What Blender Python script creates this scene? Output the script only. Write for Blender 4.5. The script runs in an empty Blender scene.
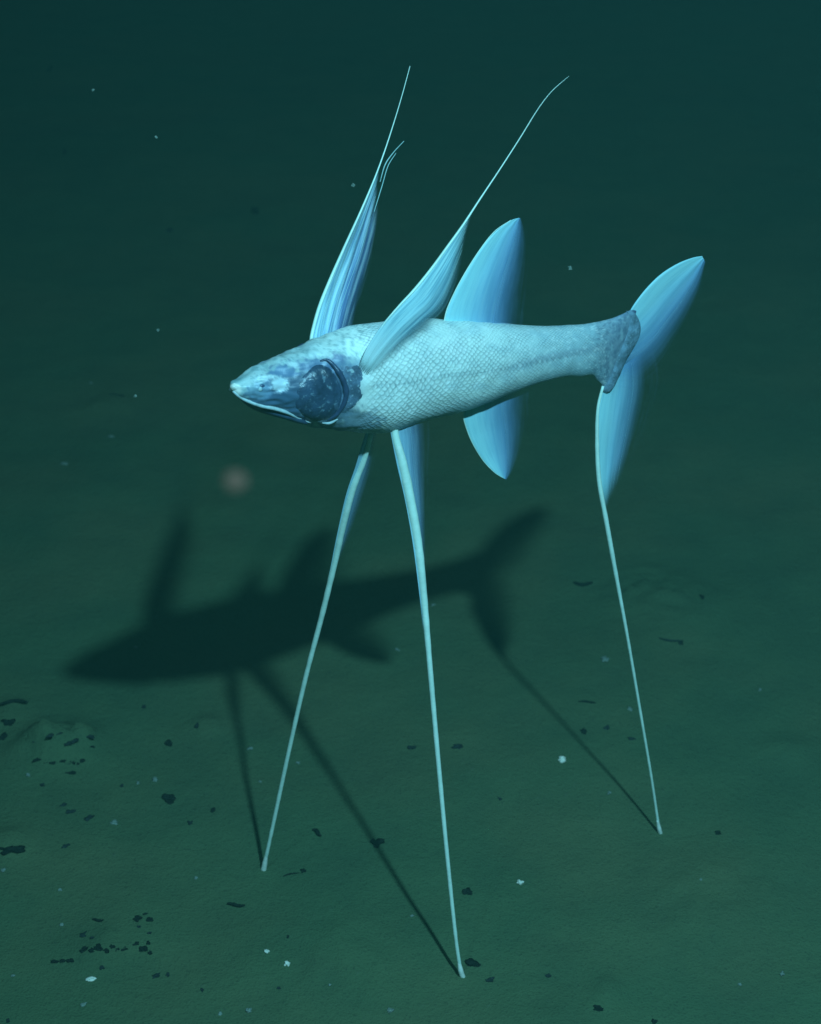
import bpy, bmesh, math, random
from mathutils import Vector, noise, Matrix
R = math.radians
random.seed(7)
S = bpy.context.scene
col = S.collection

# ------------------------------------------------------------------ camera
PITCH, FPX, PW, PH = 28.06, 1901.4, 821, 1024
cd = bpy.data.cameras.new('camera'); cam = bpy.data.objects.new('camera', cd); col.objects.link(cam)
cam.location = (0, 0, 1.0)
cam.rotation_euler = (R(90 - PITCH), 0, 0)
cd.sensor_fit = 'VERTICAL'; cd.sensor_height = 36; cd.sensor_width = 36
cd.lens = FPX / PH * 36
cd.clip_start = 0.02; cd.clip_end = 200
cd.dof.use_dof = True; cd.dof.focus_distance = 1.32; cd.dof.aperture_fstop = 13.0
S.camera = cam

# ------------------------------------------------------------------ world: unlit deep water, only a dim blue-green
W = bpy.data.worlds.new('World'); S.world = W; W.use_nodes = True
W.node_tree.nodes['Background'].inputs[0].default_value = (0.06, 0.75, 0.62, 1)
W.node_tree.nodes['Background'].inputs[1].default_value = 0.006
S.view_settings.view_transform = 'Standard'; S.view_settings.look = 'None'
S.view_settings.exposure = 0; S.view_settings.gamma = 1

# ------------------------------------------------------------------ the two lamps of the submersible that films the fish
LIGHT_COL = (0.275, 0.77, 0.98)
def lamp(name, loc, aim, energy, cone, rad):
    l = bpy.data.lights.new(name, 'SPOT'); o = bpy.data.objects.new(name, l); col.objects.link(o)
    l.energy = energy; l.color = LIGHT_COL; l.shadow_soft_size = rad
    l.spot_size = R(cone); l.spot_blend = 1.0
    o.location = loc
    o.rotation_euler = (Vector(aim) - Vector(loc)).to_track_quat('-Z', 'Y').to_euler()
lamp('submersible_lamp', (0.345, 0.168, 1.545), (0.1, 1.6, 0.0), 129, 98, 0.023)
lamp('submersible_lamp', (-0.40, 0.20, 1.50), (0.1, 1.6, 0.0), 12, 98, 0.05)

# ------------------------------------------------------------------ placing: the fish stands in a vertical plane turned by YAW
YAW = R(34.353); OFF = 0.96903
AX = Vector((math.cos(YAW), math.sin(YAW), 0)); NR = Vector((-math.sin(YAW), math.cos(YAW), 0))
ROOT = AX * 0.68 + NR * OFF                     # on the seabed under the middle of the body
_p = R(PITCH); FW = Vector((0, math.cos(_p), -math.sin(_p))); UP = Vector((0, math.sin(_p), math.cos(_p)))
CAM = Vector((0, 0, 1.0))
def ray(px, py):
    return FW + Vector((1, 0, 0)) * ((px - PW / 2) / FPX) - UP * ((py - PH / 2) / FPX)
def at(px, py, v=0.0):
    """local fish coordinates (tailward, sideways, up) of a spot v metres beside the fish's middle plane"""
    d = ray(px, py); t = (OFF + v - CAM.dot(NR)) / d.dot(NR); Q = CAM + d * t
    return Vector(((Q - ROOT).dot(AX), v, Q.z))
def ground_at(px, py):
    d = ray(px, py); t = -1.0 / d.z; Q = CAM + d * t
    for _ in range(4):
        t = (height(Q.x, Q.y) - 1.0) / d.z; Q = CAM + d * t
    return Q
def height(x, y):
    P = Vector((x, y, 0))
    h = 0.010 * noise.noise(P * 1.7 + Vector((3.1, 0.2, 0))) + 0.0035 * noise.noise(P * 6.5) + 0.0012 * noise.noise(P * 21)
    k = 1.0
    for (fx, fy) in FEET:
        k *= 1 - math.exp(-((x - fx) ** 2 + (y - fy) ** 2) / .0016)
    h *= k
    for (fx, fy) in FEET:                                   # silt pushed up round each ray tip
        q = ((x - fx) ** 2 + (y - fy) ** 2) / 2.5e-5
        if q < 8: h += .0016 * q * math.exp(-q) * 2.2
    for (mx, my, r, a) in MOUNDS:
        q = ((x - mx) ** 2 + (y - my) ** 2) / (r * r)
        if q < 6: h += a * math.exp(-q) * (1 + 0.7 * noise.noise(P * 60) + .5 * noise.noise(P * 130))
    return h
MOUNDS = []
FEET = []
for _q in ((263.5, 870), (467, 981), (661, 835)):
    _d = ray(*_q); _Q = CAM + _d * (-1 / _d.z); FEET.append((_Q.x, _Q.y))
def _m(px, py, r, a):
    Q = ray(px, py); Q = CAM + Q * (-1 / Q.z); MOUNDS.append((Q.x, Q.y, r, a))
_m(60, 748, .030, .016); _m(36, 744, .014, .010); _m(84, 742, .012, .008); _m(208, 726, .014, .0045); _m(607, 992, .010, .008)
_m(787, 751, .020, .006); _m(8, 842, .018, .007); _m(110, 944, .03, .0045); _m(12, 712, .02, .005); _m(108, 408, .04, .007)
_m(655, 600, .05, .010); _m(560, 1040, .05, .006); _m(720, 900, .06, .006); _m(330, 960, .05, .005)

# ------------------------------------------------------------------ helpers
def link(o, parent=None):
    col.objects.link(o)
    if parent is not None: o.parent = parent
    return o
def mesh_obj(name, verts, faces, mat, parent=None, smooth=True, uvs=None, cols=None):
    me = bpy.data.meshes.new(name); me.from_pydata([tuple(v) for v in verts], [], faces); me.update()
    if smooth: me.polygons.foreach_set('use_smooth', [True] * len(me.polygons))
    if uvs is not None:
        l = me.uv_layers.new(name='UVMap')
        for i, lp in enumerate(me.loops): l.data[i].uv = uvs[lp.vertex_index]
    if cols is not None:
        a = me.color_attributes.new('tone', 'FLOAT_COLOR', 'POINT')
        for i, c in enumerate(cols): a.data[i].color = (c[0], c[1], c[2], 1)
    me.materials.append(mat)
    return link(bpy.data.objects.new(name, me), parent)
def lerp(a, b, t): return a + (b - a) * t
def spl(pts, t):
    """Catmull-Rom through pts (Vectors or tuples), t in 0..1 by arc length"""
    P = [Vector(p) for p in pts]
    L = [0]
    for i in range(1, len(P)): L.append(L[-1] + (P[i] - P[i - 1]).length)
    s = max(0, min(1, t)) * L[-1]; i = 0
    while i < len(P) - 2 and s > L[i + 1]: i += 1
    k = (s - L[i]) / max(1e-9, L[i + 1] - L[i])
    p1, p2 = P[i], P[i + 1]; p0 = P[i - 1] if i else p1 * 2 - p2; p3 = P[i + 2] if i + 2 < len(P) else p2 * 2 - p1
    return 0.5 * ((2 * p1) + (p2 - p0) * k + (2 * p0 - 5 * p1 + 4 * p2 - p3) * k * k + (-p0 + 3 * p1 - 3 * p2 + p3) * k ** 3)
def tube(pts, rad, seg=8):
    """verts, faces, uvs of a tube along Vectors with radii"""
    V, F, U = [], [], []
    n = len(pts); ref = None
    for i, p in enumerate(pts):
        d = (pts[min(n - 1, i + 1)] - pts[max(0, i - 1)]).normalized()
        if ref is None: ref = d.orthogonal().normalized()
        a = (ref - d * ref.dot(d)).normalized(); b = d.cross(a); ref = a
        for k in range(seg):
            t = 2 * math.pi * k / seg
            V.append(p + (a * math.cos(t) + b * math.sin(t)) * rad[i]); U.append((k / seg, i / (n - 1)))
    for i in range(n - 1):
        for k in range(seg):
            a0 = i * seg + k; b0 = i * seg + (k + 1) % seg
            F.append((a0, b0, b0 + seg, a0 + seg))
    F.append(tuple(range(seg - 1, -1, -1))); F.append(tuple((n - 1) * seg + k for k in range(seg)))
    return V, F, U

# ------------------------------------------------------------------ materials
def mat(name):
    m = bpy.data.materials.new(name); m.use_nodes = True
    nt = m.node_tree; nt.nodes.clear()
    out = nt.nodes.new('ShaderNodeOutputMaterial')
    return m, nt, out
def N(nt, t, **kw):
    n = nt.nodes.new(t)
    for k, v in kw.items(): setattr(n, k, v)
    return n
def math_(nt, op, a, b=None, c=None, clamp=False):
    n = N(nt, 'ShaderNodeMath', operation=op, use_clamp=clamp)
    for i, x in enumerate((a, b, c)):
        if x is None: continue
        if isinstance(x, (int, float)): n.inputs[i].default_value = x
        else: nt.links.new(x, n.inputs[i])
    return n.outputs[0]
def ramp(nt, fac, stops):
    r = N(nt, 'ShaderNodeValToRGB'); nt.links.new(fac, r.inputs[0])
    e = r.color_ramp.elements
    while len(e) < len(stops): e.new(0.5)
    for el, (p, c) in zip(e, stops): el.position = p; el.color = (*c, 1)
    return r.outputs[0]
def noise_(nt, vec, scale, detail=4, rough=.55):
    n = N(nt, 'ShaderNodeTexNoise'); n.inputs['Scale'].default_value = scale
    n.inputs['Detail'].default_value = detail; n.inputs['Roughness'].default_value = rough
    if vec is not None: nt.links.new(vec, n.inputs['Vector'])
    return n.outputs['Fac']
def mix_(nt, fac, a, b, mode='MIX'):
    n = N(nt, 'ShaderNodeMix', data_type='RGBA', blend_type=mode)
    if isinstance(fac, (int, float)): n.inputs[0].default_value = fac
    else: nt.links.new(fac, n.inputs[0])
    for i, x in ((6, a), (7, b)):
        if isinstance(x, tuple): n.inputs[i].default_value = (*x, 1)
        else: nt.links.new(x, n.inputs[i])
    return n.outputs[2]
def bump_(nt, h, strength, dist):
    b = N(nt, 'ShaderNodeBump'); b.inputs['Strength'].default_value = strength; b.inputs['Distance'].default_value = dist
    nt.links.new(h, b.inputs['Height']); return b.outputs[0]

def m_seabed():
    m, nt, out = mat('sediment'); b = N(nt, 'ShaderNodeBsdfPrincipled'); nt.links.new(b.outputs[0], out.inputs[0])
    g = N(nt, 'ShaderNodeNewGeometry').outputs['Position']
    big = noise_(nt, g, 2.2, 5, .6); mid = noise_(nt, g, 14, 5, .6); fine = noise_(nt, g, 160, 4, .6); gr = noise_(nt, g, 520, 2, .5)
    f = math_(nt, 'ADD', math_(nt, 'MULTIPLY', big, .5), math_(nt, 'MULTIPLY', mid, .5))
    c = ramp(nt, f, [(.32, (.053, .100, .054)), (.5, (.068, .123, .062)), (.68, (.084, .144, .071))])
    hue = noise_(nt, g, 4.5, 3, .5)
    c = mix_(nt, math_(nt, 'MULTIPLY', ramp_f(nt, hue, .36, .66), .6), c, mix_(nt, 1.0, c, (1.42, .98, .98), 'MULTIPLY'))
    c = mix_(nt, math_(nt, 'MULTIPLY', ramp_f(nt, gr, .56, .72), .35), c, (.02, .03, .028))
    c = mix_(nt, math_(nt, 'MULTIPLY', ramp_f(nt, fine, .62, .8), .25), c, (.13, .15, .12))
    nt.links.new(c, b.inputs['Base Color']); b.inputs['Roughness'].default_value = .95
    b.inputs['Specular IOR Level'].default_value = .1
    h = math_(nt, 'ADD', math_(nt, 'MULTIPLY', mid, 1.6), math_(nt, 'ADD', math_(nt, 'MULTIPLY', fine, .6), math_(nt, 'MULTIPLY', gr, .4)))
    nt.links.new(bump_(nt, h, .6, .004), b.inputs['Normal'])
    return m
def ramp_f(nt, f, a, b):
    n = N(nt, 'ShaderNodeMapRange', interpolation_type='SMOOTHSTEP'); nt.links.new(f, n.inputs[0])
    n.inputs[1].default_value = a; n.inputs[2].default_value = b; return n.outputs[0]
def m_skin():
    m, nt, out = mat('fish_skin'); b = N(nt, 'ShaderNodeBsdfPrincipled'); nt.links.new(b.outputs[0], out.inputs[0])
    a = N(nt, 'ShaderNodeAttribute', attribute_name='tone')
    sc = N(nt, 'ShaderNodeAttribute', attribute_name='scaly')
    uv = N(nt, 'ShaderNodeUVMap', uv_map='UVMap').outputs[0]
    mp = N(nt, 'ShaderNodeMapping'); mp.inputs['Scale'].default_value = (1, 1, 1); nt.links.new(uv, mp.inputs[0])
    nw = N(nt, 'ShaderNodeTexNoise'); nw.inputs['Scale'].default_value = .22; nt.links.new(uv, nw.inputs['Vector'])
    add = N(nt, 'ShaderNodeVectorMath', operation='MULTIPLY_ADD'); nt.links.new(nw.outputs['Color'], add.inputs[0])
    add.inputs[1].default_value = (1.9, 1.5, 0); nt.links.new(mp.outputs[0], add.inputs[2])
    rot = N(nt, 'ShaderNodeMapping'); rot.inputs['Rotation'].default_value = (0, 0, R(45)); nt.links.new(add.outputs[0], rot.inputs[0])
    vo = N(nt, 'ShaderNodeTexVoronoi', voronoi_dimensions='2D', feature='DISTANCE_TO_EDGE'); vo.inputs['Randomness'].default_value = .22
    vo.inputs['Scale'].default_value = 1.0; nt.links.new(rot.outputs[0], vo.inputs['Vector'])
    v2 = N(nt, 'ShaderNodeTexVoronoi', voronoi_dimensions='2D', feature='F1'); v2.inputs['Randomness'].default_value = .22
    v2.inputs['Scale'].default_value = 1.0; nt.links.new(rot.outputs[0], v2.inputs['Vector'])
    edge = math_(nt, 'SUBTRACT', 1.0, ramp_f(nt, vo.outputs['Distance'], .0, .34))
    dot = math_(nt, 'MULTIPLY', ramp_f(nt, v2.outputs['Distance'], .42, .62), 1.0)
    obj = N(nt, 'ShaderNodeTexCoord').outputs['Object']
    n1 = noise_(nt, obj, 60, 5, .65); n2 = noise_(nt, obj, 330, 3, .6)
    var = math_(nt, 'MULTIPLY', math_(nt, 'ADD', math_(nt, 'MULTIPLY', edge, .35), dot, clamp=True), ramp_f(nt, n1, .34, .60)); var = math_(nt, 'MULTIPLY', var, sc.outputs['Fac'])
    c = mix_(nt, math_(nt, 'MULTIPLY', var, .75), a.outputs['Color'], mix_(nt, 1.0, a.outputs['Color'], (.32, .38, .42), 'MULTIPLY'))
    rnd = N(nt, 'ShaderNodeSeparateColor'); nt.links.new(v2.outputs['Color'], rnd.inputs[0])
    gl = math_(nt, 'MULTIPLY', math_(nt, 'MULTIPLY', ramp_f(nt, rnd.outputs[0], .72, .95), sc.outputs['Fac']), .35)
    c = mix_(nt, gl, c, (.95, .97, .96))
    c = mix_(nt, math_(nt, 'MULTIPLY', ramp_f(nt, n2, .5, .8), .25), c, mix_(nt, 1.0, c, (.55, .6, .65), 'MULTIPLY'))
    c = mix_(nt, math_(nt, 'MULTIPLY', math_(nt, 'MULTIPLY', ramp_f(nt, n1, .45, .75), sc.outputs['Fac']), .4), c, (.86, .90, .86))
    mk = N(nt, 'ShaderNodeAttribute', attribute_name='darkness').outputs['Fac']
    c = mix_(nt, mk, c, a.outputs['Color'])
    nt.links.new(c, b.inputs['Base Color'])
    b.inputs['Roughness'].default_value = .40; b.inputs['Specular IOR Level'].default_value = .45
    h = math_(nt, 'ADD', math_(nt, 'MULTIPLY', math_(nt, 'MULTIPLY', edge, sc.outputs['Fac']), -1), math_(nt, 'ADD', n1, math_(nt, 'MULTIPLY', n2, .5)))
    nt.links.new(bump_(nt, h, .5, .0005), b.inputs['Normal'])
    return m
def m_plain(name, colr, rough=.5, nscale=80, dark=.6, bump=.5, spec=.35, streak=None):
    m, nt, out = mat(name); b = N(nt, 'ShaderNodeBsdfPrincipled'); nt.links.new(b.outputs[0], out.inputs[0])
    obj = N(nt, 'ShaderNodeTexCoord').outputs['Object']
    n1 = noise_(nt, obj, nscale, 5, .65); n2 = noise_(nt, obj, nscale * 5, 3, .6)
    c = mix_(nt, ramp_f(nt, n1, .35, .7), colr, tuple(x * dark for x in colr))
    if streak:
        c = mix_(nt, math_(nt, 'MULTIPLY', ramp_f(nt, n2, .56, .74), .6), c, streak)
    nt.links.new(c, b.inputs['Base Color']); b.inputs['Roughness'].default_value = rough; b.inputs['Specular IOR Level'].default_value = spec
    nt.links.new(bump_(nt, math_(nt, 'ADD', n1, math_(nt, 'MULTIPLY', n2, .4)), bump, .001), b.inputs['Normal'])
    return m
def m_fin(name, lead, trail, fade0, fade1, amin=.0, rays=26, rstr=.35, base=None, tip=None, bf=None):
    """membrane: denser and paler along its leading edge (u=0), thin and bluish towards the trailing edge (u=1)"""
    m, nt, out = mat(name)
    uv = N(nt, 'ShaderNodeUVMap', uv_map='UVMap'); sp = N(nt, 'ShaderNodeSeparateXYZ'); nt.links.new(uv.outputs[0], sp.inputs[0])
    u, v = sp.outputs[0], sp.outputs[1]
    obj = N(nt, 'ShaderNodeTexCoord').outputs['Object']
    mp = N(nt, 'ShaderNodeMapping'); mp.inputs['Scale'].default_value = (rays, 2.2, 1); nt.links.new(uv.outputs[0], mp.inputs[0])
    st = noise_(nt, mp.outputs[0], 1.0, 3, .6)
    c = mix_(nt, ramp_f(nt, u, .05, .85), lead, trail)
    c = mix_(nt, math_(nt, 'MULTIPLY', ramp_f(nt, st, .42, .66), rstr), c, tuple(min(1, x * 1.5 + .1) for x in lead))
    c = mix_(nt, math_(nt, 'MULTIPLY', ramp_f(nt, st, .56, .36), rstr), c, tuple(x * .62 for x in trail))
    if base: c = mix_(nt, ramp_f(nt, v, .34, .06), c, base)
    d = N(nt, 'ShaderNodeBsdfDiffuse'); nt.links.new(c, d.inputs[0])
    t = N(nt, 'ShaderNodeBsdfTranslucent'); nt.links.new(c, t.inputs[0])
    m1 = N(nt, 'ShaderNodeMixShader'); m1.inputs[0].default_value = .16; nt.links.new(d.outputs[0], m1.inputs[1]); nt.links.new(t.outputs[0], m1.inputs[2])
    tr = N(nt, 'ShaderNodeBsdfTransparent')
    al = math_(nt, 'SUBTRACT', 1.0, ramp_f(nt, u, fade0, fade1))
    al = math_(nt, 'ADD', al, math_(nt, 'MULTIPLY', math_(nt, 'SUBTRACT', st, .5), .35 if rstr > .2 else .12), clamp=True)
    al = math_(nt, 'MULTIPLY', al, 1 - amin); al = math_(nt, 'MULTIPLY', al, math_(nt, 'SUBTRACT', 1.0, ramp_f(nt, u, .93, 1.0)), clamp=True)
    if bf: al = math_(nt, 'MULTIPLY', al, ramp_f(nt, v, 0.0, bf))
    if tip:
        tf = math_(nt, 'MULTIPLY', ramp_f(nt, math_(nt, 'ADD', v, math_(nt, 'MULTIPLY', u, .30)), tip, 1.0), 1.0)
        al = math_(nt, 'MULTIPLY', al, math_(nt, 'SUBTRACT', 1.0, tf))
    m2 = N(nt, 'ShaderNodeMixShader'); nt.links.new(al, m2.inputs[0]); nt.links.new(tr.outputs[0], m2.inputs[1]); nt.links.new(m1.outputs[0], m2.inputs[2])
    nt.links.new(m2.outputs[0], out.inputs[0])
    return m
M = {}
M['seabed'] = m_seabed(); M['skin'] = m_skin()
M['fin'] = m_fin('fin_membrane', (.52, .92, .98), (.24, .46, .88), .12, .92, .03, 20, .10)
M['fin_low'] = m_fin('lower_tail_membrane', (.52, .92, .98), (.24, .46, .88), .08, .80, .03, 20, .12, tip=.72)
M['pec_far'] = m_fin('pectoral_membrane_far', (.50, .84, .95), (.19, .30, .62), .30, .98, .03, 16, .6, tip=.82)
M['pec_near'] = m_fin('pectoral_membrane_near', (.46, .78, .86), (.26, .52, .70), .22, .95, .03, 15, .5, base=(.74, .90, .92), tip=.68, bf=.10)
M['pelvic'] = m_fin('pelvic_membrane', (.46, .74, .86), (.18, .30, .58), .05, .9, .12, 9, .2, tip=.72)
M['ray'] = m_plain('fin_ray_skin', (.42, .62, .60), .5, 60, .85, .4)
M['leg'] = m_plain('long_ray_skin', (.78, .95, .84), .5, 40, .85, .5, streak=(.95, .97, .9))
M['root'] = m_plain('tail_root_skin', (.20, .30, .40), .45, 130, .45, 1.0, streak=(.42, .56, .62))
M['pf'] = m_plain('pale_scale_skin', (.42, .58, .62), .4, 200, .7, .4)
M['gill'] = m_plain('gill_cover_skin', (.042, .078, .14), .34, 60, .45, 1.0, .5, streak=(.26, .38, .46))
M['gill_rim'] = m_plain('gill_rim_skin', (.035, .06, .12), .4, 70, .6, .6, .5)
M['gill_back'] = m_plain('gill_membrane_skin', (.13, .20, .30), .35, 110, .45, .9, .5, streak=(.5, .66, .74))
M['jaw'] = m_plain('jaw_skin', (.04, .075, .13), .35, 90, .6, .5, .5)
M['tip'] = m_plain('ray_tip_skin', (.92, .95, .86), .5, 200, .8, .4)
M['lip'] = m_plain('lip_skin', (.50, .60, .62), .4, 120, .7, .4)
M['snout'] = m_plain('snout_skin', (.80, .82, .74), .35, 200, .7, .5)
M['eye'] = m_plain('eye_lens', (.55, .72, .78), .12, 200, .7, .0, .7)
M['eye_ring'] = m_plain('eye_ring_skin', (.05, .09, .17), .3, 200, .6, .2)
M['dark'] = m_plain('dark_detritus', (.016, .024, .021), .95, 300, .5, .8, .05, streak=(.05, .085, .055))
M['faint'] = m_plain('muddy_detritus', (.028, .042, .042), .95, 300, .5, .8, .1)
M['clod'] = m_plain('mud_clod_mud', (.088, .112, .072), .95, 200, .75, .9, .1)
M['pale'] = m_plain('pale_shell_grit', (.85, .86, .74), .6, 500, .6, .5)
M['palefaint'] = m_plain('dull_shell_grit', (.20, .26, .22), .7, 500, .6, .5)

# ------------------------------------------------------------------ seabed (one sheet, fine near, coarse far)
def seabed():
    def axis(n, near, far, c):
        return [c + (near * t + (far - near) * abs(t) ** 5 * (1 if t > 0 else -1)) for t in [(-1 + 2 * i / n) for i in range(n + 1)]]
    xs = axis(420, 1.0, 17, 0); ys = axis(420, 1.3, 17, 1.6)
    V = [(x, y, height(x, y)) for y in ys for x in xs]; n = len(xs)
    F = [(j * n + i, j * n + i + 1, (j + 1) * n + i + 1, (j + 1) * n + i) for j in range(len(ys) - 1) for i in range(n - 1)]
    o = mesh_obj('seabed', V, F, M['seabed']); o['kind'] = 'structure'; o['label'] = 'soft green brown mud of the deep seabed'
seabed()

# ------------------------------------------------------------------ the fish
fish = bpy.data.objects.new('tripod_fish', None); col.objects.link(fish)
fish.location = ROOT; fish.rotation_euler = (0, 0, YAW); fish.empty_display_size = .05
fish['label'] = 'pale blue tripod fish with dark gill cover propped on three long fin rays'; fish['category'] = 'fish'

# body stations: top pixel, bottom pixel, half width (m)
ST = [((231, 383), (231, 390), .0015), ((234, 380), (235, 396), .0045), ((243, 376), (244, 402), .0085), ((256, 368), (257, 409), .0125),
      ((270, 362), (271, 414), .0155), ((286, 355), (287, 420), .018), ((303, 347), (303, 425), .0205), ((322, 338), (322, 428), .0225),
      ((342, 329), (341, 432), .0240), ((362, 324), (361, 434), .0250), ((385, 321), (383, 433), .0250), ((410, 319), (407, 425), .0243),
      ((435, 318), (432, 418), .0230), ((460, 319), (457, 412), .0212), ((485, 321), (483, 403), .0190), ((510, 323), (508, 393), .0165),
      ((535, 325), (533, 384), .0140), ((560, 325), (558, 378), .0115), ((580, 324), (578, 377), .0092), ((598, 321), (591, 376), .0072),
      ((612, 317), (596, 381), .0054), ((624, 312), (601, 386), .0036), ((632, 308), (604, 391), .0022), ((637, 309), (609, 392), .0008)]
TT = [at(*s[0]) for s in ST]; BB = [at(*s[1]) for s in ST]; WW = [s[2] for s in ST]
SHR = .955
def body_at(t):
    """centre, half height vector, half width at station parameter t in 0..1"""
    s = t * (len(ST) - 1); i = min(len(ST) - 2, int(s)); k = s - i
    def cr(A):
        p1, p2 = A[i], A[i + 1]; p0 = A[i - 1] if i else p1; p3 = A[i + 2] if i + 2 < len(A) else p2
        return 0.5 * ((2 * p1) + (p2 - p0) * k + (2 * p0 - 5 * p1 + 4 * p2 - p3) * k * k + (-p0 + 3 * p1 - 3 * p2 + p3) * k ** 3)
    T, B = cr(TT), cr(BB); w = max(.0004, cr(WW))
    return (T + B) / 2, (T - B) / 2 * SHR, w
def body_pt(t, a, out=0.0):
    c, h, w = body_at(t)
    ca, sa = math.cos(a), math.sin(a)
    e = .92
    y = math.copysign(abs(sa) ** e, sa) * (w + out); z = math.copysign(abs(ca) ** e, ca)
    return c + h * z * (1 + out / max(h.length, .001)) + Vector((0, -y, 0))       # a = 90 deg: the side towards the camera
def flank(px, py, out=0.0, side=-1):
    """spot on the skin that is seen at this pixel on the near flank (side=-1); side=+1 mirrors it to the far flank"""
    v = -.015; t = .3
    for _ in range(14):
        Q = at(px, py, v)
        # find station whose section contains Q
        best = None; lo, hi = (0, 1)
        for k in range(60):
            tt = k / 59; c, h, w = body_at(tt)
            ax = Vector((h.z, 0, -h.x)).normalized(); d = abs((Q - c).dot(ax))
            if best is None or d < best[0]: best = (d, tt)
        t0 = best[1]
        for k in range(-8, 9):
            tt = min(1, max(0, t0 + k / 59 / 8)); c, h, w = body_at(tt)
            ax = Vector((h.z, 0, -h.x)).normalized(); d = abs((Q - c).dot(ax))
            if d < best[0]: best = (d, tt)
        t = best[1]; c, h, w = body_at(t)
        z = max(-.985, min(.985, (Q - c).dot(h.normalized()) / h.length))
        nv = -(w + out) * (1 - abs(z) ** (2 / .92)) ** (.92 / 2)
        v = .5 * v + .5 * nv
    Q = at(px, py, v)
    if side > 0: Q = Vector((Q.x, -Q.y, Q.z))
    return Q
def smooth(a, b, x):
    t = max(0, min(1, (x - a) / (b - a))); return t * t * (3 - 2 * t)
def proj_px(Q):
    P = ROOT + AX * Q.x + NR * Q.y + Vector((0, 0, Q.z)) - CAM
    z = P.dot(FW); return PW / 2 + FPX * P.x / z, PH / 2 - FPX * P.dot(UP) / z
def mixc(a, b, t): return tuple(x + (y - x) * t for x, y in zip(a, b))
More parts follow.
